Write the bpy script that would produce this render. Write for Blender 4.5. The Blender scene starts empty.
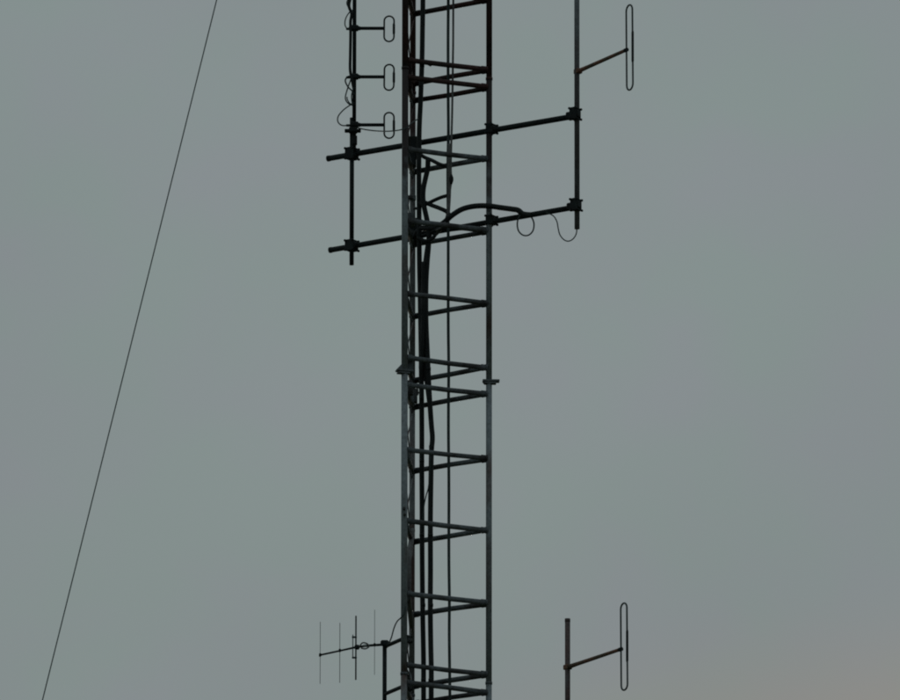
import bpy, bmesh, math, random
from mathutils import Vector, Matrix, Euler
random.seed(4)
S = bpy.context.scene
C = S.collection
R = math.radians

# ------------------------------------------------------------------ camera
CAM_LOC = Vector((0.0, -150.0, 1.6))
PITCH = 14.5
FPX = 15493.0                       # focal length in pixels of a 900 px wide frame
cam_d = bpy.data.cameras.new("camera")
cam = bpy.data.objects.new("camera", cam_d)
C.objects.link(cam)
CAM_M = Matrix.Translation(CAM_LOC) @ Matrix.Rotation(R(90 + PITCH), 4, 'X') @ Matrix.Rotation(R(0.07), 4, 'Z')
cam.matrix_world = CAM_M
cam_d.sensor_width = 36.0
cam_d.lens = FPX / 900.0 * 36.0
cam_d.clip_start = 0.5
cam_d.clip_end = 6000
S.camera = cam

# ------------------------------------------------------------------ sky, sun, exposure
SUN_EL, SUN_AZ = 8.0, 2.2           # low behind the cloud, beyond the tower and a little to the right
world = bpy.data.worlds.new("World")
S.world = world
world.use_nodes = True
nt = world.node_tree
nt.nodes.clear()
N = nt.nodes.new
def L(a, b): nt.links.new(a, b)
out = N('ShaderNodeOutputWorld')
bg_sky = N('ShaderNodeBackground'); bg_sky.inputs['Strength'].default_value = 0.05
sky = N('ShaderNodeTexSky'); sky.sky_type = 'NISHITA'; sky.sun_disc = False
sky.sun_elevation = R(SUN_EL); sky.sun_rotation = R(SUN_AZ)
sky.air_density = 1.0; sky.dust_density = 1.5
L(sky.outputs[0], bg_sky.inputs['Color'])
tc = N('ShaderNodeTexCoord')
sep = N('ShaderNodeSeparateXYZ'); L(tc.outputs['Generated'], sep.inputs[0])
# overcast layer: brighter towards the zenith, soft faint cloud mottling
elev = N('ShaderNodeMapRange'); elev.inputs['From Min'].default_value = 0; elev.inputs['From Max'].default_value = 1
elev.inputs['To Min'].default_value = 0.80; elev.inputs['To Max'].default_value = 1.5
L(sep.outputs['Z'], elev.inputs['Value'])
n1 = N('ShaderNodeTexNoise'); n1.inputs['Scale'].default_value = 120; n1.inputs['Detail'].default_value = 3; n1.inputs['Roughness'].default_value = 0.45
L(tc.outputs['Generated'], n1.inputs['Vector'])
cr = N('ShaderNodeValToRGB')
cr.color_ramp.elements[0].position = 0.36; cr.color_ramp.elements[0].color = (0.221, 0.273, 0.273, 1)
cr.color_ramp.elements[1].position = 0.66; cr.color_ramp.elements[1].color = (0.229, 0.264, 0.280, 1)
xs = N('ShaderNodeMapRange'); xs.inputs['From Min'].default_value = -.03; xs.inputs['From Max'].default_value = .03
xs.inputs['To Min'].default_value = -.05; xs.inputs['To Max'].default_value = .04; L(sep.outputs['X'], xs.inputs['Value'])
ax_ = N('ShaderNodeMath'); ax_.operation = 'ADD'; L(n1.outputs['Fac'], ax_.inputs[0]); L(xs.outputs[0], ax_.inputs[1])
L(ax_.outputs[0], cr.inputs[0])
n2 = N('ShaderNodeTexNoise'); n2.inputs['Scale'].default_value = 22; n2.inputs['Detail'].default_value = 2
L(tc.outputs['Generated'], n2.inputs['Vector'])
m2 = N('ShaderNodeMapRange'); m2.inputs['To Min'].default_value = 0.965; m2.inputs['To Max'].default_value = 1.035
m2.inputs['From Min'].default_value = 0.3; m2.inputs['From Max'].default_value = 0.7
L(n2.outputs['Fac'], m2.inputs['Value'])
mul = N('ShaderNodeMath'); mul.operation = 'MULTIPLY'
L(elev.outputs[0], mul.inputs[0]); L(m2.outputs[0], mul.inputs[1])
# dusk warmth round the hidden sun
sd = Vector((math.sin(R(SUN_AZ)) * math.cos(R(SUN_EL)), math.cos(R(SUN_AZ)) * math.cos(R(SUN_EL)), math.sin(R(SUN_EL))))
dot = N('ShaderNodeVectorMath'); dot.operation = 'DOT_PRODUCT'; dot.inputs[1].default_value = sd
nrm = N('ShaderNodeVectorMath'); nrm.operation = 'NORMALIZE'; L(tc.outputs['Generated'], nrm.inputs[0]); L(nrm.outputs[0], dot.inputs[0])
glow = N('ShaderNodeMapRange'); glow.interpolation_type = 'SMOOTHSTEP'
glow.inputs['From Min'].default_value = math.cos(R(5.74)); glow.inputs['From Max'].default_value = math.cos(R(3.6))
glow.inputs['To Min'].default_value = 0; glow.inputs['To Max'].default_value = 1
L(dot.outputs['Value'], glow.inputs['Value'])
warm = N('ShaderNodeMixRGB'); L(glow.outputs[0], warm.inputs[0]); L(cr.outputs[0], warm.inputs[1])
warm.inputs[2].default_value = (0.40, 0.27, 0.17, 1)
bg = N('ShaderNodeBackground'); L(warm.outputs[0], bg.inputs['Color']); L(mul.outputs[0], bg.inputs['Strength'])
mix = N('ShaderNodeMixShader'); mix.inputs[0].default_value = 0.988
L(bg_sky.outputs[0], mix.inputs[1]); L(bg.outputs[0], mix.inputs[2])
L(mix.outputs[0], out.inputs['Surface'])

sun_d = bpy.data.lights.new("sun", 'SUN'); sun_d.energy = 0.5; sun_d.angle = R(14); sun_d.color = (1.0, 0.86, 0.72)
sun = bpy.data.objects.new("sun", sun_d); C.objects.link(sun)
sun.rotation_euler = (-sd).to_track_quat('-Z', 'Y').to_euler()
S.view_settings.view_transform = 'Standard'; S.view_settings.look = 'None'
S.view_settings.exposure = 0.0; S.view_settings.gamma = 1.0
S.render.engine = 'CYCLES'
S.cycles.pixel_filter_type = 'BLACKMAN_HARRIS'; S.cycles.filter_width = 2.0

# ------------------------------------------------------------------ helpers
def ray(px, py):
    d = CAM_M.to_3x3() @ Vector(((px - 450) / FPX, -(py - 350) / FPX, -1))
    return d
def at(px, py, Y):
    """the point at depth plane y=Y that the photograph shows at (px, py)"""
    d = ray(px, py); t = (Y - CAM_LOC.y) / d.y
    return CAM_LOC + d * t
def on_plane(px, py, p0, n):
    d = ray(px, py); t = (p0 - CAM_LOC).dot(n) / d.dot(n)
    return CAM_LOC + d * t

def mat(name, base, rough=0.6, metal=0.0, second=None, scale=8.0, lo=0.45, hi=0.6, bump=0.15, stretch=1.0):
    m = bpy.data.materials.new(name); m.use_nodes = True
    t = m.node_tree; b = t.nodes['Principled BSDF']
    b.inputs['Roughness'].default_value = min(.95, rough + .2); b.inputs['Specular IOR Level'].default_value = 0.22; b.inputs['Metallic'].default_value = metal
    co = t.nodes.new('ShaderNodeNewGeometry'); mp = t.nodes.new('ShaderNodeMapping')
    mp.inputs['Scale'].default_value = (1, 1, stretch)
    t.links.new(co.outputs['Position'], mp.inputs[0])
    nz = t.nodes.new('ShaderNodeTexNoise'); nz.inputs['Scale'].default_value = scale; nz.inputs['Detail'].default_value = 6
    t.links.new(mp.outputs[0], nz.inputs['Vector'])
    r = t.nodes.new('ShaderNodeValToRGB'); s = second or tuple(c * 0.7 for c in base)
    r.color_ramp.elements[0].position = lo; r.color_ramp.elements[0].color = (*base, 1)
    r.color_ramp.elements[1].position = hi; r.color_ramp.elements[1].color = (*s, 1)
    t.links.new(nz.outputs['Fac'], r.inputs[0])
    n2 = t.nodes.new('ShaderNodeTexNoise'); n2.inputs["Scale"].default_value = 30; n2.inputs['Detail'].default_value = 3
    t.links.new(co.outputs['Position'], n2.inputs['Vector'])
    mr = t.nodes.new("ShaderNodeMapRange"); mr.inputs["To Min"].default_value = 0.45; mr.inputs["To Max"].default_value = 1.65
    t.links.new(n2.outputs['Fac'], mr.inputs['Value'])
    mx = t.nodes.new('ShaderNodeMixRGB'); mx.blend_type = 'MULTIPLY'; mx.inputs[0].default_value = 1
    t.links.new(r.outputs[0], mx.inputs[1]); t.links.new(mr.outputs[0], mx.inputs[2])
    t.links.new(mx.outputs[0], b.inputs['Base Color'])
    bp = t.nodes.new('ShaderNodeBump'); bp.inputs['Strength'].default_value = bump; bp.inputs['Distance'].default_value = 0.004
    t.links.new(n2.outputs['Fac'], bp.inputs['Height']); t.links.new(bp.outputs[0], b.inputs['Normal'])
    return m
M = {
 'steel':  mat('weathered_galvanised_steel', (0.100, 0.120, 0.118), 0.6, 0.0, (0.062, 0.060, 0.056), 3.0, 0.42, 0.66, stretch=.5),
 'leg':    mat('galvanised_leg_with_rust',   (0.170, 0.192, 0.205), 0.6, 0.0, (0.085, 0.060, 0.052), 2.6, 0.50, 0.64, stretch=.4),
 'leg_far':mat('rust_streaked_leg',          (0.120, 0.126, 0.132), 0.65, 0.0, (0.085, 0.056, 0.052), 4.5, 0.46, 0.64, stretch=.4),
 'maroon': mat('dark_maroon_paint',          (0.052, 0.024, 0.022), 0.6, 0.0, (0.028, 0.024, 0.024), 3.0, 0.40, 0.62),
 'brace':  mat('dark_bracing_paint',         (0.105, 0.118, 0.128), 0.6, 0.0, (0.045, 0.043, 0.044), 4.0, 0.42, 0.6),
 'black':  mat('black_painted_pipe',         (0.014, 0.020, 0.021), 0.55, 0.0, (0.010, 0.012, 0.013), 6.0),
 'mast':   mat('dark_grey_mast_pipe',        (0.150, 0.175, 0.190), 0.5, 0.0, (0.085, 0.080, 0.085), 2.0, stretch=.4),
 'dullmast': mat('dull_brownish_mast_pipe',  (0.088, 0.088, 0.092), 0.6, 0.0, (0.085, 0.052, 0.048), 3.0, 0.42, 0.6, stretch=.5),
 'rod':    mat('antenna_rod_metal',          (0.050, 0.066, 0.066), 0.45, 0.0, (0.035, 0.042, 0.042), 6.0),
 'rust':   mat('rusty_antenna_arm',          (0.105, 0.078, 0.060), 0.7, 0.0, (0.200, 0.100, 0.072), 7.0, 0.45, 0.6),
 'cable':  mat('black_cable_sheath',         (0.010, 0.013, 0.014), 0.5, 0.0, (0.016, 0.018, 0.018), 5.0),
 'greycable': mat('faded_grey_cable_sheath', (0.120, 0.120, 0.120), 0.6, 0.0, (0.080, 0.075, 0.078), 5.0),
 'thin':   mat('thin_dark_wire',             (0.040, 0.055, 0.055), 0.5, 0.0, None, 5.0),
 'pale':   mat('pale_connector_tape',        (0.35, 0.38, 0.38), 0.6, 0.0, None, 12.0),
 'wire':   mat('galvanised_guy_strand',      (0.065, 0.080, 0.078), 0.5, 0.0, (0.045, 0.055, 0.054), 12.0),
 'concrete': mat('concrete',                 (0.30, 0.29, 0.27), 0.9, 0.0, (0.22, 0.21, 0.20), 3.0),
 'grass':  mat('rough_grassland',            (0.055, 0.075, 0.030), 0.95, 0.0, (0.085, 0.080, 0.045), 0.06, 0.4, 0.62),
}

def coat(m, z_edge, fade, col):
    """an older dark paint coat above a height, with a ragged worn edge"""
    t = m.node_tree; b = t.nodes['Principled BSDF']; src = b.inputs['Base Color'].links[0].from_socket
    ge = t.nodes.new('ShaderNodeNewGeometry'); sp = t.nodes.new('ShaderNodeSeparateXYZ'); t.links.new(ge.outputs['Position'], sp.inputs[0])
    nz = t.nodes.new('ShaderNodeTexNoise'); nz.inputs['Scale'].default_value = 9; nz.inputs['Detail'].default_value = 5
    t.links.new(ge.outputs['Position'], nz.inputs['Vector'])
    ad = t.nodes.new('ShaderNodeMath'); ad.operation = 'MULTIPLY_ADD'; ad.inputs[1].default_value = fade * 1.6
    t.links.new(nz.outputs['Fac'], ad.inputs[0]); t.links.new(sp.outputs['Z'], ad.inputs[2])
    mr = t.nodes.new('ShaderNodeMapRange'); mr.inputs['From Min'].default_value = z_edge; mr.inputs['From Max'].default_value = z_edge + fade
    t.links.new(ad.outputs[0], mr.inputs['Value'])
    mx = t.nodes.new('ShaderNodeMixRGB'); t.links.new(mr.outputs[0], mx.inputs[0]); t.links.new(src, mx.inputs[1]); mx.inputs[2].default_value = (*col, 1)
    t.links.new(mx.outputs[0], b.inputs['Base Color'])
coat(M['leg'], at(489, 128, 0).z - .5, .6, (.030, .024, .024))
coat(M['leg_far'], at(489, 100, 0).z - .3, .4, (.034, .018, .018))

class MB:
    """collects simple solids; build() links them as one mesh object"""
    def __init__(s): s.v = []; s.f = []; s.sm = []
    def tube(s, pts, r, n=12, closed=False):
        pts = [Vector(p) for p in pts]; k = len(pts); base = len(s.v)
        rr = r if isinstance(r, (list, tuple)) else [r] * k
        prev = None
        for i, p in enumerate(pts):
            a = pts[(i - 1) % k] if (i > 0 or closed) else p
            b = pts[(i + 1) % k] if (i < k - 1 or closed) else p
            t = (b - a).normalized()
            if prev is None:
                x = t.orthogonal().normalized()
                if abs(t.z) > .9: x = (Vector((1, 0, 0)) - t * t.x).normalized()
            else: x = (prev - t * prev.dot(t)).normalized()
            prev = x; y = t.cross(x)
            for j in range(n):
                an = 2 * math.pi * j / n
                s.v.append(p + (x * math.cos(an) + y * math.sin(an)) * rr[i])
        for i in range(k if closed else k - 1):
            for j in range(n):
                a = base + i * n + j; b = base + i * n + (j + 1) % n
                c = base + ((i + 1) % k) * n + (j + 1) % n; d = base + ((i + 1) % k) * n + j
                s.f.append((a, b, c, d)); s.sm.append(True)
        if not closed:
            s.f.append(tuple(base + j for j in range(n))[::-1]); s.sm.append(False)
            s.f.append(tuple(base + (k - 1) * n + j for j in range(n))); s.sm.append(False)
        return s
    def box(s, c, size, ax=None, bev=0.0):
        """bevelled box; ax = 3 axes"""
        c = Vector(c); ax = ax or (Vector((1, 0, 0)), Vector((0, 1, 0)), Vector((0, 0, 1)))
        bm = bmesh.new(); bmesh.ops.create_cube(bm, size=1)
        for v in bm.verts: v.co = Vector((v.co.x * size[0], v.co.y * size[1], v.co.z * size[2]))
        if bev: bmesh.ops.bevel(bm, geom=bm.edges[:], offset=bev, segments=1, affect='EDGES')
        base = len(s.v); bm.verts.index_update()
        for v in bm.verts: s.v.append(c + ax[0] * v.co.x + ax[1] * v.co.y + ax[2] * v.co.z)
        for f in bm.faces: s.f.append(tuple(base + v.index for v in f.verts)); s.sm.append(False)
        bm.free(); return s
    def mesh(s, name, m):
        me = bpy.data.meshes.new(name)
        me.from_pydata([tuple(v) for v in s.v], [], s.f)
        me.polygons.foreach_set('use_smooth', s.sm)
        me.materials.append(m); me.update()
        bm = bmesh.new(); bm.from_mesh(me); bmesh.ops.recalc_face_normals(bm, faces=bm.faces[:]); bm.to_mesh(me); bm.free()
        return me
    def build(s, name, m, parent=None, local=False):
        """world coordinates unless local; origin moved to the parent"""
        if parent is not None and not local:
            o0 = origin(parent); s.v = [v - o0 for v in s.v]
        me = s.mesh(name, m)
        o = bpy.data.objects.new(name, me); C.objects.link(o)
        if parent is not None: o.parent = parent
        return o
def origin(o):
    p = Vector(o.location)
    while o.parent: o = o.parent; p = p + Vector(o.location)
    return p
def tag(o, label=None, cat=None, group=None, kind=None):
    for k, v in (('label', label), ('category', cat), ('group', group), ('kind', kind)):
        if v: o[k] = v
    return o
def empty(name, loc):
    o = bpy.data.objects.new(name, None); o.empty_display_size = .2; C.objects.link(o); o.location = loc; return o
def put(name, me, parent, loc, rot=None):
    """a part that shares a mesh; loc in world"""
    o = bpy.data.objects.new(name, me); C.objects.link(o); o.parent = parent
    o.location = Vector(loc) - origin(parent)
    if rot is not None: o.rotation_euler = rot
    return o
def copy_tree(o, parent=None):
    c = o.copy(); C.objects.link(c)
    if parent is not None: c.parent = parent
    for ch in list(o.children): copy_tree(ch, c)
    return c
def smooth(pts, n=8):
    """Catmull-Rom through the points"""
    P = [Vector(p) for p in pts]; P = [P[0] * 2 - P[1]] + P + [P[-1] * 2 - P[-2]]; o = []
    for i in range(1, len(P) - 2):
        a, b, c, d = P[i - 1:i + 3]
        for k in range(n):
            t = k / n
            o.append(.5 * ((2 * b) + (c - a) * t + (2 * a - 5 * b + 4 * c - d) * t * t + (3 * b - a - 3 * c + d) * t ** 3))
    o.append(P[-2]); return o

# ------------------------------------------------------------------ ground
g = MB()
nseg = 24
vs = []
for i in range(nseg + 1):
    for j in range(nseg + 1):
        u = (i / nseg * 2 - 1); v = (j / nseg * 2 - 1)
        x = math.copysign(abs(u) ** 2, u) * 2500; y = math.copysign(abs(v) ** 2, v) * 2500
        g.v.append(Vector((x, y, 0)))
for i in range(nseg):
    for j in range(nseg):
        a = i * (nseg + 1) + j; g.f.append((a, a + nseg + 1, a + nseg + 2, a + 1)); g.sm.append(False)
tag(g.build('ground', M['grass']), kind='structure')

# ------------------------------------------------------------------ the tower
LEG_Y = {'a': -0.40, 'b': 0.535, 'c': 0.0}
pa = at(404.6, 350, LEG_Y['a']); pb = at(412.4, 350, LEG_Y['b']); pc = at(489.0, 350, LEG_Y['c'])
LEG = [Vector((p.x, p.y, 0)) for p in (pa, pb, pc)]          # near left, far left, right
CEN = (LEG[0] + LEG[1] + LEG[2]) / 3
def zr(py):                                                   # height seen at py on the right leg
    return at(489, py, 0.0).z
def P(k, z): return Vector((LEG[k].x, LEG[k].y, z))
tower = empty('lattice_tower', (CEN.x, CEN.y, 0.0))
tag(tower, 'tall three legged steel lattice tower carrying the antennas, maroon at the top and grey below', 'tower')
SEC = [-223, 79, 381, 683, 985]
RINGS = {0: [-214, -142, -71, 0, 70], 1: [87.5, 159, 231, 303, 367.5], 2: [394, 459, 530, 603, 674.5], 3: [692, 763, 834, 906, 972]}
LR = [0.0318, 0.0285, 0.0300]
for s in range(4):
    z1, z0 = zr(SEC[s]), zr(SEC[s + 1])
    for k in range(3):
        m = MB()
        m.tube([P(k, z0 + .004), P(k, z1 - .004)], LR[k], 20)
        m.build('leg', M['maroon'] if s == 0 else (M['leg_far'] if k == 1 else M['leg']), tower)
def strut_end(a, b, off):
    d = (b - a).normalized(); return a + d * off, b - d * off
for s, rs in RINGS.items():
    for i, py in enumerate(rs):
        z = zr(py)
        for (k, l) in ((0, 2), (1, 2), (0, 1)):
            a, b = strut_end(P(k, z + random.uniform(-.008, .008)), P(l, z + random.uniform(-.008, .008)), .022)
            mid = (a + b) / 2 + Vector((0, 0, random.uniform(-.006, .006)))
            m = MB().tube([a, mid, b], (0.0255 if s else 0.0262) * random.uniform(.95, 1.05), 14)
            d = (b - a).normalized(); up = Vector((0, 0, 1)); sd_ = d.cross(up)
            # flattened, welded end lugs
            for e, sg in ((a, 1), (b, -1)):
                m.box(e + d * sg * .03, (.07, .012, .062), (d, sd_, up), .003)
                m.tube([e + d * sg * .004, e + d * sg * .012, e + d * sg * .022], [.034, .032, .025], 12)
            m.build('cross_strut', M['maroon'] if (s == 0 or py < 90) else M['brace'], tower)
        if i + 1 < len(rs) and s < 3:
            zn = zr(rs[i + 1])
            for (k, l) in ((0, 1), (1, 0)):
                a, b = strut_end(P(k, z - .03), P(l, zn + .03), .02)
                off = Vector((-1, 0.08, 0)).normalized() * (.011 if k == 0 else -.011)
                MB().tube([a + off, b + off], .0065, 8).build('diagonal_brace', M['maroon'] if s == 0 else M['leg_far'], tower)
# gusset plates at left-face nodes
for s, rs in RINGS.items():
    if s == 3: continue
    for py in rs:
        z = zr(py)
        d = (LEG[1] - LEG[0]).normalized()
        for k, sg in ((0, 1), (1, -1)):
            MB().box(P(k, z - .01 * sg) + d * sg * .13, (.21, .010, .17), (d, d.cross(Vector((0, 0, 1))), Vector((0, 0, 1))), .002).build(
                'gusset_plate', M['maroon'] if s == 0 else M['brace'], tower)
# splice flanges between sections; the middle joint has broad plates with ears
for j, py in enumerate(SEC[:4]):
    z = zr(py)
    for k in range(3):
        if py == 381:
            outd = (LEG[k] - CEN); outd.z = 0; outd.normalize()
            ang = {0: Vector((-1, -.35, 0)), 1: Vector((-.4, 1, 0)), 2: Vector((1, 0.05, 0))}[k].normalized()
            m = MB().box(P(k, z) + ang * .02 * (1 if k == 2 else 0), (.17, .085, .020), (ang, ang.cross(Vector((0, 0, 1))), Vector((0, 0, 1))), .004)
            m.box(P(k, z - .023) + ang * .012, (.12, .075, .018), (ang, ang.cross(Vector((0, 0, 1))), Vector((0, 0, 1))), .004)
            o = m.build('splice_flange', M['brace'], tower)
            if k == 0:
                w = MB(); yv = ang.cross(Vector((0, 0, 1)))
                for sgn in (-1, 1):
                    for (aa, zz) in ((.03, .010), (.086, .010), (.075, .020), (.03, .070)):
                        w.v.append(P(k, z) + ang * aa + yv * sgn * .012 + Vector((0, 0, zz)))
                w.f += [(0, 1, 2, 3), (7, 6, 5, 4)] + [(a, (a + 1) % 4, (a + 1) % 4 + 4, a + 4) for a in range(4)]; w.sm += [False] * 6
                w.build('splice_web', M['brace'], tower)
            for q in (-.050, .062):
                c = P(k, z) + ang * q
                MB().tube([c + Vector((0, 0, -.030)), c + Vector((0, 0, .018))], .009, 6).build('bolt', M['black'], o)
        else:
            o = MB().tube([P(k, z - .0125), P(k, z + .0125)], LR[k] + .005, 18).build('splice_flange', M['brace'] if py > 100 else M['maroon'], tower)
# the lattice out of the picture, above and below
def lattice(z0, z1, m):
    for k in range(3): m.tube([P(k, z0), P(k, z1)], .029, 8)
    z = z0 + .35
    while z < z1:
        for (k, l) in ((0, 2), (1, 2), (0, 1)): m.tube([P(k, z), P(l, z)], .0215, 6)
        z += .74
    return m
lo = lattice(0.15, zr(985), MB()).build('lower_lattice', M['leg'], tower); lo['kind'] = 'stuff'
ztop = zr(-1000)
hi = lattice(zr(-223), ztop, MB()).build('upper_lattice', M['maroon'], tower); hi['kind'] = 'stuff'
b = MB().box((CEN.x, CEN.y, .10), (2.2, 2.2, .3), None, .03)
tag(b.build('concrete_base', M['concrete']), 'square grey concrete footing under the lattice tower', 'footing')

# ------------------------------------------------------------------ guy wire
LA = P(0, 0)
def plane_hit_leg():
    n = ray(216.0, 0).cross(ray(41.4, 700))                   # plane through camera and the wire as seen
    z = CAM_LOC.z - (n.x * (LA.x - CAM_LOC.x) + n.y * (LA.y - CAM_LOC.y)) / n.z
    ya = -16.0                                                 # anchor on the ground, nearer than the tower
    x = CAM_LOC.x - (n.y * (ya - CAM_LOC.y) + n.z * (0.3 - CAM_LOC.z)) / n.x
    return Vector((LA.x, LA.y, z)), Vector((x, ya, 0.3))
gt, ga = plane_hit_leg()
print('guy top', gt, 'anchor', ga, 'tower top', ztop)
NG = 60
pts = [ga.lerp(gt, i / NG) - Vector((0, 0, 0.05 * 4 * (i / NG) * (1 - i / NG))) for i in range(NG + 1)]
guy = MB().tube(pts, .0058, 8).build('guy_wire', M['wire'])
tag(guy, 'thin grey guy wire slanting down across the empty sky left of the tower', 'wire')
anc = MB().box((ga.x, ga.y, .18), (.8, .8, .5), None, .03)
tag(anc.build('anchor_block', M['concrete']), 'concrete block on the grass holding the lower end of the guy wire', 'anchor')

# ------------------------------------------------------------------ mounting booms on the far face
U = (LEG[2] - LEG[1]).normalized()                            # along the far face, left to right
NRM = Vector((-U.y, U.x, 0))                                  # outward, away from the camera
if NRM.y < 0: NRM = -NRM
ZU = Vector((0, 0, 1))
BP = LEG[1] + NRM * .062                                      # a point of the boom plane
def on_boom(px, py, off=0.0): return on_plane(px, py, BP + NRM * off, NRM)
def clamp_mesh(w, h, t):
    """two plates with a ribbed saddle between, local axes: x boom, y outward, z up"""
    m = MB()
    X, Y, Z = Vector((1, 0, 0)), Vector((0, 1, 0)), ZU
    m.box((0, -t / 2, 0), (w * .84, .012, h * .88), None, .0055)
    m.box((0, t / 2, 0), (w * .78, .012, h * .84), None, .005)
    m.box((0, 0, 0), (w * .90, t * .95, h * .60), None, .016)
    m.box((0, 0, 0), (w * .62, t * .95, h * .84), None, .014)
    return m
def bolt_mesh(t):
    m = MB(); m.tube([(0, -t / 2 - .016, 0), (0, t / 2 + .016, 0)], .0060, 8)
    m.tube([(0, -t / 2 - .018, 0), (0, -t / 2 - .006, 0)], .0135, 6)
    m.tube([(0, t / 2 + .006, 0), (0, t / 2 + .018, 0)], .0135, 6)
    return m.mesh('bolt', M['black'])
CL = {}
BYAW = math.atan2(U.y, U.x)
def clamp(parent, pos, w=.125, h=.115, t=.11, yaw=BYAW, m='black', tilt=0.0):
    t *= .78; w *= 1.08; h *= 1.08
    key = (w, h, t, m)
    if key not in CL: CL[key] = (clamp_mesh(w, h, t).mesh('clamp', M[m]), bolt_mesh(t))
    me, bo = CL[key]
    o = put('clamp', me, parent, pos, (0, tilt, yaw))
    for sx in (-1, 1):
        for sz in (-1, 1):
            b = bpy.data.objects.new('bolt', bo); C.objects.link(b); b.parent = o
            b.location = (sx * w * .34, 0, sz * h * .36)
    return o
def make_boom(pl, pr, rad, label, ends):
    a, b = on_boom(*pl), on_boom(*pr)
    print('boom z', a.z, b.z)
    t = empty('mounting_boom', (a + b) / 2)
    tag(t, label, 'mounting arm', 'level booms bolted across the tower')
    m = MB().tube([a, b], rad, 18)
    d = (b - a).normalized()
    m.tube([a - d * .004, a + d * .02], rad + .0025, 18); m.tube([b - d * .02, b + d * .004], rad + .0025, 18)
    m.build('pipe', M['black'], t)
    for k in (1, 2):                                           # clamps on the two legs of the far face
        q = a + (b - a) * ((LEG[k] - a).dot(U) / (b - a).dot(U))
        clamp(t, q - NRM * (.050 if k == 2 else .031) + U * (.020 if k == 2 else 0), .092, .105, .110)
    return t, a, b
boomA, A0, A1 = make_boom((328, 158.7), (578, 115.7), .0290, 'upper black boom crossing the tower between the left dipole array and right antenna mast', 0)
boomB, B0, B1 = make_boom((330, 250.2), (578.5, 206.6), .0280, 'lower black boom crossing the tower with a thick cable arching onto its right half', 0)
boomC, C0, C1 = make_boom((380, 800), (572, 766), .0262, 'black boom below the picture holding the lower right antenna mast', 0)
def boom_at(a, b, px):
    """the point of a boom seen at image column px"""
    lo_, hi_ = 0.0, 1.0
    inv = CAM_M.inverted()
    for _ in range(40):
        t = (lo_ + hi_) / 2; q = inv @ a.lerp(b, t); x = 450 + FPX * q.x / -q.z
        if x < px: lo_ = t
        else: hi_ = t
    return a.lerp(b, t)
def on_xy(px, py, q):                                          # vertical line through the column px at depth of q
    p = at(px, py, q.y); return p

# ------------------------------------------------------------------ right hand folded dipoles
def stadium(c, axis, w, h, n=9):
    """closed outline of a folded dipole: c centre, axis the short direction, h the height"""
    r = w / 2; o = []
    for i in range(n + 1):
        an = math.pi * i / n
        o.append(c + axis * math.cos(an) * r + ZU * (h / 2 - r + math.sin(an) * r))
    for i in range(n + 1):
        an = math.pi + math.pi * i / n
        o.append(c + axis * math.cos(an) * r + ZU * (-(h / 2 - r) + math.sin(an) * r))
    return o
def make_folded(mast_px, top_py, bot_py, arms, q, label, clamps, mm_):
    """arms: (px, py at the mast, px, py at the dipole, loop top, loop bottom)"""
    Y = q.y
    top, bot = at(mast_px, top_py, Y), at(mast_px, bot_py, Y)
    x = (top.x + bot.x) / 2; top = Vector((x, Y, top.z)); bot = Vector((x, Y, bot.z))
    t = empty('folded_dipole_antenna', bot)
    tag(t, label, 'antenna', 'antennas with tall folded dipoles right of the tower')
    m = MB().tube([bot, top], .0262, 18); m.tube([top - ZU * .03, top + ZU * .004], .0278, 18)
    m.build('mast', M[mm_], t)
    for (ax, ay, bx, by, lt, lb) in arms:
        a = at(ax, ay, Y)
        # a level arm: find the depth at which it ends at the height of its root
        lo_, hi_ = Y - 3.0, Y + 1.0
        for _ in range(50):
            mid = (lo_ + hi_) / 2
            if at(bx, by, mid).z > a.z: hi_ = mid
            else: lo_ = mid
        lo_ = max(lo_, Y - 2.5)
        b = at(bx, by, lo_); b.z = a.z
        d = (b - a).normalized()
        mm = MB().tube([a - d * .02, a + d * .2, b], [.024, .0200, .0175], 12)
        mm.build('arm', M['rust'], t)
        MB().box(a, (.075, .064, .05), (d, d.cross(ZU), ZU), .006).build('arm_bracket', M['rust'], t)
        MB().tube([b - d * .03, b + d * .012], .021, 12).build('feed_block', M['black'], t)
        ct, cb = at(bx + 3, lt, b.y), at(bx + 3, lb, b.y)
        wx = .060 / max(abs(d.x), .25)
        c = Vector(((b + d * wx / 2).x, (b + d * wx / 2).y, (ct.z + cb.z) / 2))
        h = ct.z - cb.z
        lp = MB().tube([p + d * (p.z - c.z) * random.uniform(-.012, -.010) for p in stadium(c, d, wx, h)], .0092, 10, closed=True)
        lp.build('dipole_loop', M['rod'], t)
        s0 = c + d * wx / 2
        MB().tube([s0 + ZU * -(h * .19), s0 + ZU * -(h * .17), s0 + ZU * h * .16, s0 + ZU * h * .18], [.0095, .0125, .0125, .0095], 10).build('feed_tube', M['black'], t)
    for c in clamps:
        clamp(t, c - NRM * .040 + U * .045, .095, .135, .105)
        MB().box(c - U * .045, (.06, .085, .075), (U, NRM, ZU), .01).build('saddle', M['black'], t)
    return t, bot
qa, qb = boom_at(A0, A1, 576.8), boom_at(B0, B1, 576.8)
f1, f1bot = make_folded(576.9, -150, 229, [(578, 71.5, 626.5, 50, 6.5, 91.5), (578, -75, 626.5, -96, -139, -54)],
    (qa + qb) / 2 - NRM * .052,
    'long grey mast on both booms with rusty arm holding a tall narrow folded dipole',
    [qa - NRM * .026 - U * .02, qb - NRM * .026 - U * .01], 'mast')
qc = boom_at(C0, C1, 567.6)
f2, f2bot = make_folded(567.6, 619, 790, [(567.6, 667, 621, 649, 604, 691)],
    qc - NRM * .052,
    'short dark mast with free top end at the bottom right, holding a tall folded dipole',
    [qc - NRM * .026], 'dullmast')

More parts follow.
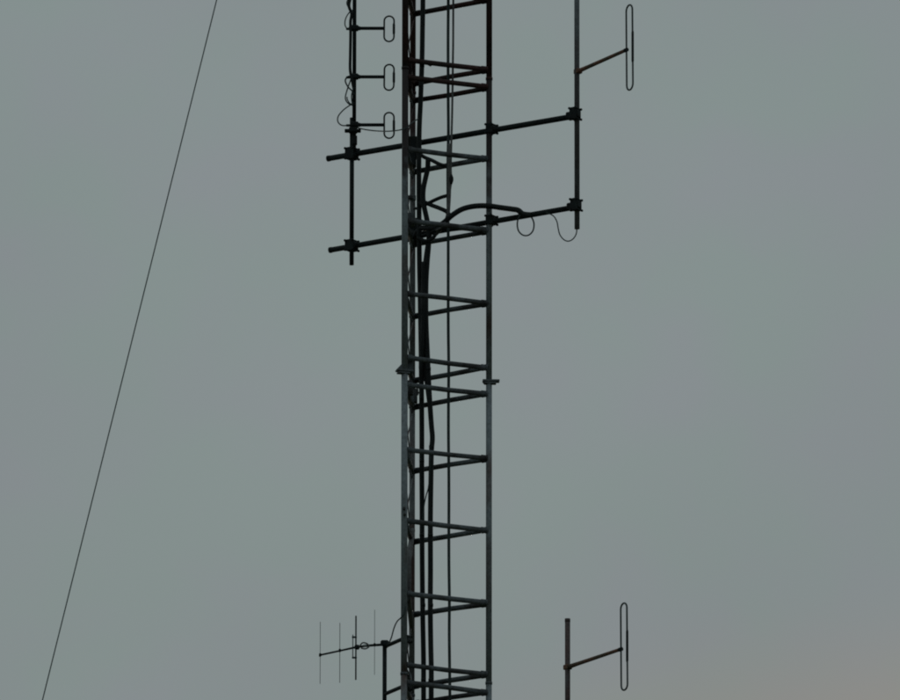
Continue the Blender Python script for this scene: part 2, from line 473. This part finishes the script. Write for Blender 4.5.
# ------------------------------------------------------------------ left hand dipole array
la, lb = boom_at(A0, A1, 351), boom_at(B0, B1, 351)
Yl = (la.y + lb.y) / 2 - .045
arr = empty('dipole_array_antenna', at(351.6, 265, Yl))
tag(arr, 'black pole left of the tower with three short folded dipoles stacked one above another', 'antenna')
x0 = (at(351.6, 265, Yl)).x
MB().tube([Vector((x0, Yl, at(351.6, 265, Yl).z)), Vector((x0, Yl, at(351.6, 118, Yl).z))], .0225, 16).build('mount_pipe', M['black'], arr)
x1 = at(354.4, 60, Yl).x; Y1 = Yl - .03
MB().tube([Vector((x1, Y1, at(354.4, 152, Y1).z)), Vector((x1, Y1, at(354.4, -170, Y1).z))], .0200, 16).build('mast', M['black'], arr)
for py in (28.5, 77, 125, -20, -68):
    a = at(354.4, py, Y1); b = Vector((at(384.4, py, Y1).x, Y1, a.z))
    MB().tube([a, b], .0172, 12).build('arm', M['black'], arr)
    m = MB().box(a + Vector((.002, 0, .002)), (.085, .075, .055), None, .012)
    m.box(a + Vector((.045, 0, 0)), (.04, .045, .036), None, .008)
    m.box(a + Vector((-.06, .0, -.006)), (.05, .03, .022), None, .006)
    m.build('arm_bracket', M['black'], arr)
    c = Vector((at(389.1, py, Y1).x, Y1, a.z - .005))
    tl = random.uniform(-.02, .02); lp = MB().tube([p + Vector((tl, 0, 0)) * (p.z - c.z) for p in stadium(c, Vector((1, 0, 0)), random.uniform(.095, .101), random.uniform(.262, .27))], .0088, 10, closed=True)
    lp.build('dipole_loop', M['black'], arr)
    s0 = c + Vector((.048, 0, 0))
    MB().tube([s0 - ZU * .06, s0 - ZU * .045, s0 + ZU * .045, s0 + ZU * .06], [.009, .0130, .0130, .009], 10).build('feed_tube', M['black'], arr)
clamp(arr, Vector((x0, la.y - .03, la.z)), .12, .135, .12)
clamp(arr, Vector((x0, lb.y - .03, lb.z)), .115, .125, .12)
zc = at(351, 131.5, Yl).z
m = MB().box((x0 + .008, Yl - .02, zc), (.165, .07, .026), None, .006)
m.box((x0 + .012, Yl - .02, zc + .005), (.085, .10, .055), None, .01)
m.build('clamp', M['black'], arr)
m = MB().box((x0 + .028, Yl - .02, at(351, 141, Yl).z), (.05, .06, .10), None, .01); m.build('saddle', M['black'], arr)
# harness: fine coax looping between the dipoles and a thicker tail along the mast
def harness(ptsq, r, parent, name='harness_cable', mt='cable'):
    MB().tube(smooth([at(x, y, Y1 - .03 + dy) for x, y, dy in ptsq], 8), r * 1.3, 8).build(name, M[mt], parent)
harness([(352.5, -20, .01), (351, -5, 0), (349, 6, 0), (351.5, 14, 0), (350.5, 22, 0), (350.6, 35, 0), (350.3, 55, 0), (350.2, 70, 0), (352, 80, 0), (354, 90, .02)], .0115, arr)
harness([(350, -4, 0), (347, 3, 0), (349.5, 9, 0), (353, 13, .01)], .006, arr, mt='thin')
harness([(353, 10, .02), (349, 13, 0), (345.6, 19, -.01), (345, 25, 0), (347.5, 29, 0), (352, 29, .01)], .0048, arr, mt='thin')
harness([(352, 16, 0), (350.5, 24, 0), (348.5, 30, 0)], .0055, arr, mt='thin')
harness([(352, 76, .01), (347.5, 77, 0), (345.3, 81, 0), (348, 87, 0), (352, 91, 0), (354.5, 95, .01)], .006, arr, mt='thin')
harness([(351, 79, 0), (347.5, 89, 0), (345.4, 97, -.01), (346.5, 101.5, 0), (350.5, 105, 0), (354, 104, .02)], .0052, arr, mt='thin')
harness([(353.5, 88, 0), (351.5, 96, 0), (352.5, 106, 0)], .005, arr, mt='thin')
harness([(354, 103, .01), (349, 106, 0), (343, 110.5, -.02), (338.2, 116.5, -.02), (338, 122, -.01), (342, 125.5, 0), (349, 125.5, 0)], .0050, arr, mt='thin')
harness([(354, 103, .01), (350.5, 104, 0), (347.5, 100, 0), (347, 97, 0)], .0048, arr, mt='thin')

# ------------------------------------------------------------------ yagi antenna at the lower left
YY = 0.02
post = empty('mounting_bracket', at(384.6, 900, YY))
tag(post, 'black upright post with two short arms clamped to the left tower leg', 'bracket')
xp = at(384.6, 680, YY).x
zt, zb = at(384.6, 642, YY).z, at(384.6, 752, YY).z
MB().tube([Vector((xp, YY, zb)), Vector((xp, YY, zt))], .0215, 16).build('post', M['black'], post)
for (y0, y1, xe) in ((646.5, 636.0, 418.0), (694, 681, 412.0)):
    a = Vector((xp, YY, at(384.6, y0, YY).z)); lo_, hi_ = YY - 2.5, YY + 1
    for _ in range(40):
        mid = (lo_ + hi_) / 2
        if at(xe, y1, mid).z > a.z: hi_ = mid
        else: lo_ = mid
    lo_ = max(lo_, -1.2)
    b = at(xe, y1, lo_); b.z = a.z
    # passes the near left leg on its far side
    near = Vector((LEG[0].x, LEG[0].y + .062, a.z))
    MB().tube([a, near, near + (near - a).normalized() * .08], .0195, 14).build('arm', M['black'], post)
    dd = (near - a).normalized()
    clamp(post, near + Vector((.035, .05, 0)), .055, .07, .06, math.atan2(dd.y, dd.x), 'brace')
m = MB().box((xp, YY - .01, zt - .012), (.085, .085, .05), None, .014)
m.box((xp + .012, YY - .01, zt - .03), (.05, .10, .05), None, .012)
m.build('clamp', M['black'], post)
yz = at(384, 643.8, YY - .045)
yg = empty('yagi_antenna', yz)
tag(yg, 'small yagi antenna with four thin upright elements pointing left from its post', 'antenna')
def yp(px, py, dy=0.0): return at(px, py, YY - .045 + dy)
MB().tube([yp(319.5, 655.0), yp(340, 650.6), yp(356, 647), yp(370, 645.3), yp(390, 644.0)], [.0095, .0095, .011, .0125, .0135], 12).build('boom', M['black'], yg)
MB().box(yp(320, 655.1), (.022, .024, .026), None, .004).build('end_cap', M['black'], yg)
for (px, y0, y1, yc, r, mt, nm) in ((320.2, 622, 684, 655, .0027, 'rod', 'director'), (339.8, 623, 683, 650.6, .0030, 'rod', 'director'),
                                (355.9, 616, 680, 647, .0075, 'black', 'driven_element'), (374.6, 610, 675, 645, .0024, 'rod', 'reflector')):
    p = yp(px, (y0 + y1) / 2, -.014)
    z1, z0 = yp(px, y0).z, yp(px, y1).z
    MB().tube([Vector((p.x, p.y, z0)), Vector((p.x, p.y, z1))], r, 8).build(nm, M[mt], yg)
    MB().box((p.x, p.y, yp(px, yc).z), (.022, .030, .030), None, .004).build('element_clip', M['black'], yg)
p = yp(352.8, 647, -.02)
m = MB().tube([Vector((p.x, p.y, yp(352.8, 658).z)), Vector((p.x, p.y, yp(352.8, 635).z))], .0048, 8)
m.build('matching_rod', M['rod'], yg)
for py in (637, 657.5):
    q = yp(354.4, py, -.018); MB().box(q, (.050, .018, .018), None, .004).build('matching_strap', M['rod'], yg)
MB().box(yp(357, 647, -.02), (.05, .05, .045), None, .01).build('feed_box', M['black'], yg)
MB().tube(smooth([yp(359, 647, -.04), yp(362.5, 642.7, -.04), yp(367, 643.5, -.04), yp(369, 646.3, -.04), yp(365.5, 648.6, -.04), yp(361, 648, -.04)], 6), .0075, 8).build('pigtail', M['greycable'], yg)
MB().tube([yp(363.4, 645.6, -.03), yp(366.6, 645.2, -.03)], .013, 10).build('connector', M['pale'], yg)

# ------------------------------------------------------------------ cables
def cable(ptsq, r, label, mt='cable', to_ground=False, n=8, group=None, seg=10):
    if to_ground:
        q = []
        for (x, y, dy), (x2, y2, d2) in zip(ptsq, ptsq[1:]):
            k = max(1, round((y2 - y) / 34))
            for i in range(k):
                f = i / k; q.append((x + (x2 - x) * f + (random.uniform(-.35, .35) if i else 0), y + (y2 - y) * f, dy + (d2 - dy) * f))
        ptsq = q + [ptsq[-1]]
    P3 = smooth([at(x, y, dy) for x, y, dy in ptsq], n)
    if to_ground:
        e = P3[-1]; P3 += [Vector((e.x, e.y, e.z * k)) for k in (.8, .5, .2)] + [Vector((e.x, e.y, .02))]
    o0 = P3[-1].copy()
    m = MB().tube([p - o0 for p in P3], r * 1.26, seg)
    o = m.build('cable', M[mt]); o.location = o0
    tag(o, label, 'cable', group)
    return o
def ties(o, ptsq, r, rel=1.0):
    for x, y, dy in ptsq:
        c = at(x, y, dy)
        MB().tube([c - ZU * .016, c + ZU * .016], r, 10).build('cable_tie', M['cable'], o)
ca = cable([(423.5, -330, .2), (423.2, -100, .2), (422.9, 0, .2), (422, 60, .2), (420.6, 100, .2), (419.3, 130, .2), (418.9, 170, .2), (419.1, 215, .2),
       (419.4, 260, .2), (420.2, 300, .2), (421, 350, .2), (421.6, 400, .2), (421.8, 470, .2), (422.1, 545, .2), (422.8, 620, .2), (423.6, 700, .2), (424.5, 800, .2)],
      .0200, 'thick black cable running the full height just right of the left legs', to_ground=True)
ties(ca, [(421.9, 66, .2), (420.9, 86, .2), (419.3, 206, .2), (421.2, 367, .2), (421.8, 461, .2), (422, 535, .2), (422.9, 605, .2), (423.5, 680, .2)], .026)
m = MB().tube([at(421, 63.5, .19), at(426, 62, .12), at(431, 66, .1)], [.026, .023, .010], 10); m.build('cable_tie', M['cable'], ca)
cb = cable([(428, 160, .12), (427.6, 169, .12), (425.6, 178, .12), (423.5, 188, .12), (423, 197, .12), (424, 206, .12), (426.6, 218, .12), (428.7, 230, .12), (428.6, 245, .12), (427.2, 262, .12), (426, 285, .12), (426, 320, .12), (427.2, 350, .12),
       (428.6, 380, .12), (430, 405, .12), (431.4, 425, .12), (432.4, 438, .12), (431.4, 452, .12), (431, 475, .12), (430.4, 520, .12), (430.5, 570, .12), (430.7, 640, .12), (431.2, 700, .12), (432, 800, .12)],
      .0205, 'thick black cable starting at the lower boom and bulging halfway down, right of its twin', to_ground=True)
ties(cb, [(428.2, 369, .12), (431.6, 447, .12), (430.4, 535, .12), (430.6, 605, .12), (431, 680, .12)], .027)
cable([(432.5, 226, .16), (429.5, 236, .16), (426.8, 252, .16), (424, 275, .16), (422.6, 300, .16), (422.4, 330, .16), (423.4, 345, .16), (425.2, 368, .16), (427.6, 388, .14), (429.6, 404, .125)],
      .0190, 'short black cable squeezed between the two thick cables under the lower boom')
cable([(423.5, 262, .1), (423.4, 290, .1), (423.3, 318, .1), (422.3, 345, .1), (421.6, 375, .15), (421.6, 400, .19)],
      .0165, 'short slack black cable hugging the thick cable below the lower boom')
cable([(431, 440, .1), (430.2, 465, .1), (428.6, 486, .1), (426, 496, .1), (424, 506, .12), (422.6, 520, .15)],
      .0050, 'hair thin wire wandering between the two thick cables below the middle of the tower', 'thin')
cd = cable([(448.3, -330, -.05), (448.3, 0, -.05), (448.2, 100, -.05), (447.9, 200, -.05), (448.2, 300, -.05), (448.5, 400, -.05), (448.9, 500, -.05), (449.4, 600, -.05), (449.9, 700, -.05), (450.5, 800, -.05)],
      .0118, 'slim dark cable hanging straight down through the middle of the tower', 'thin', to_ground=True)
ce = cable([(453.6, -330, -.07), (453.3, 0, -.07), (452.9, 60, -.07), (452.2, 110, -.07), (451.3, 145, -.07), (450.8, 168, -.07), (451.3, 180, -.07), (449.9, 192, -.07), (449.2, 205, -.07), (447.5, 216, -.06), (443, 226, -.05), (436, 231, 0)],
      .0085, 'thin grey cable right beside the slim middle cable, ending at the lower boom', 'greycable')
m = MB(); q = at(451.3, 179.5, -.075); m.tube([q - ZU * .05, q - ZU * .012, q + ZU * .016, q + ZU * .05], [.010, .022, .022, .010], 10)
m.v = [v - Vector(ce.location) for v in m.v]; m.build('splice_boot', M['cable'], ce, True)
cable([(449.5, 144, -.06), (449.2, 165, -.06), (449.4, 185, -.06), (448.6, 205, -.06), (447, 218, -.03), (441, 229, .02), (434, 236, .1)],
      .0150, 'stout brownish cable piece beside the slim middle cable between the booms', 'greycable')
cable([(416, 150, .3), (423, 156.5, .25), (432, 160.5, .1), (440, 164.5, 0), (448, 166.5, -.04)],
      .0150, 'short black cable slanting to the middle cable just under the upper boom')
cable([(448, 195.5, -.04), (441, 197.5, 0), (434, 200.5, .08), (428, 203.5, .12), (423, 205, .15), (418, 202, .2)],
      .0145, 'upper branch of the black cable fork above the lower boom')
cable([(418, 201, .22), (426, 203, .15), (432, 205.5, .1), (440, 208.5, 0), (447, 212, -.03), (450, 217, -.02)],
      .0175, 'lower thicker branch of the black cable fork above the lower boom')
# thick bundle arching on to the lower boom
cx = cable([(414, 238, .3), (420, 229, .2), (428, 228.5, .12), (436, 227.5, .05), (444, 222.5, -.03), (452, 215.5, -.08), (461, 209.8, -.1), (470, 207, -.1), (480, 205.9, -.09), (490, 206.2, -.08), (500, 207.6, -.1), (512, 209.2, -.16), (518, 210.3, -.2), (523, 214, -.21), (532, 215, -.25)],
      .0225, 'thick black cable bundle arching over from the tower onto the lower boom')
cable([(412, 232, .3), (422, 236, .2), (432, 232, .1), (440, 228.5, .0), (450, 229.5, .0), (462, 228.5, .0), (474, 229.8, .0), (486, 230, .02)],
      .0170, 'black cable lying along the strut under the lower boom')
cable([(410, 222, .3), (417, 220, .2), (424, 222.5, .12), (430, 226, .1), (436, 231, .08), (433, 238, .08), (426, 241, .1), (418, 238, .2)],
      .0150, 'loop of black cable knotted round the left legs at the lower boom')
bq = lambda px: boom_at(B0, B1, px)
def hang(ptsq, r, label, d0):
    return cable([(x, y, d0) for x, y in ptsq], r, label, 'thin')
hang([(523, 212), (518.8, 217.5), (517.3, 224), (518.6, 231), (523, 235.2), (528.5, 235.2), (532.8, 231), (534, 224.5), (532.5, 219), (529, 214.5)], .0062,
     'round coil of thin cable dangling from the lower boom right of the tower', bq(526).y - .03)
hang([(546, 212.5), (551, 214.5), (554.3, 217), (557, 222), (558.3, 229), (560, 235), (564, 239.8), (568.5, 241.2), (573, 239), (576.2, 234), (576.9, 228)], .0050,
     'thin cable drooping from the lower boom and back to the foot of the long mast', bq(560).y - .04)
# the array's feeder into the tower
cable([(353, 125.5, Y1 - .02), (358, 128, Y1 - .02), (366, 129.8, Y1 - .06), (376, 131, Y1 - .15), (387, 131.4, -.1), (395, 130.8, -.3), (401, 129.8, -.46), (407, 127.5, -.42), (412, 123, -.3), (418, 119, .1)],
      .0052, 'thin wire strung from the left dipole array across to the tower', 'thin')
cable([(389, 643, -.05), (391.5, 637, -.08), (394, 628, -.15), (397, 621.5, -.25), (400.5, 618, -.4), (404, 614, -.44), (406, 606, -.44)],
      .0055, 'thin wire rising from the yagi mount to the left tower leg', 'thin')
# wraps of cable lashed round the near-left leg
cable([(412.6, 530, .45), (411, 542, .3), (409.2, 553, -.1), (408.6, 565, -.2), (408.9, 578, -.2), (408.5, 590, -.2), (409, 602, -.1), (410.5, 615, .1), (412, 630, .4)],
      .0215, 'weathered cable packed between the two left legs above the yagi arm', 'greycable')

# small fittings on the left legs, part of the tower
def fit(px, py, dy, size, mt='brace'):
    MB().box(at(px, py, dy), size, None, .006).build('leg_bracket', M[mt], tower)
fit(409.5, 197.5, -.30, (.075, .05, .035)); fit(413, 198, .46, (.06, .05, .05)); fit(416, 208.5, .4, (.06, .04, .022))
fit(412.5, 148, .42, (.125, .10, .22), 'black'); fit(412.5, 230, .42, (.13, .10, .23), 'black')
fit(411.3, 160, .3, (.10, .12, .14), 'black'); fit(411.0, 220, -.1, (.08, .2, .10), 'brace')
fit(408.5, 75, -.2, (.07, .06, .28), 'maroon'); fit(409, 366, -.3, (.075, .06, .16)); fit(409.5, 388, -.1, (.07, .06, .15)); fit(412.5, 397, .4, (.10, .08, .12))
fit(404.0, 508.5, -.45, (.03, .03, .03)); fit(404.6, 514.5, -.45, (.03, .03, .025))
fit(411, 399, .3, (.06, .1, .10)); fit(416, 392, .4, (.05, .06, .06))
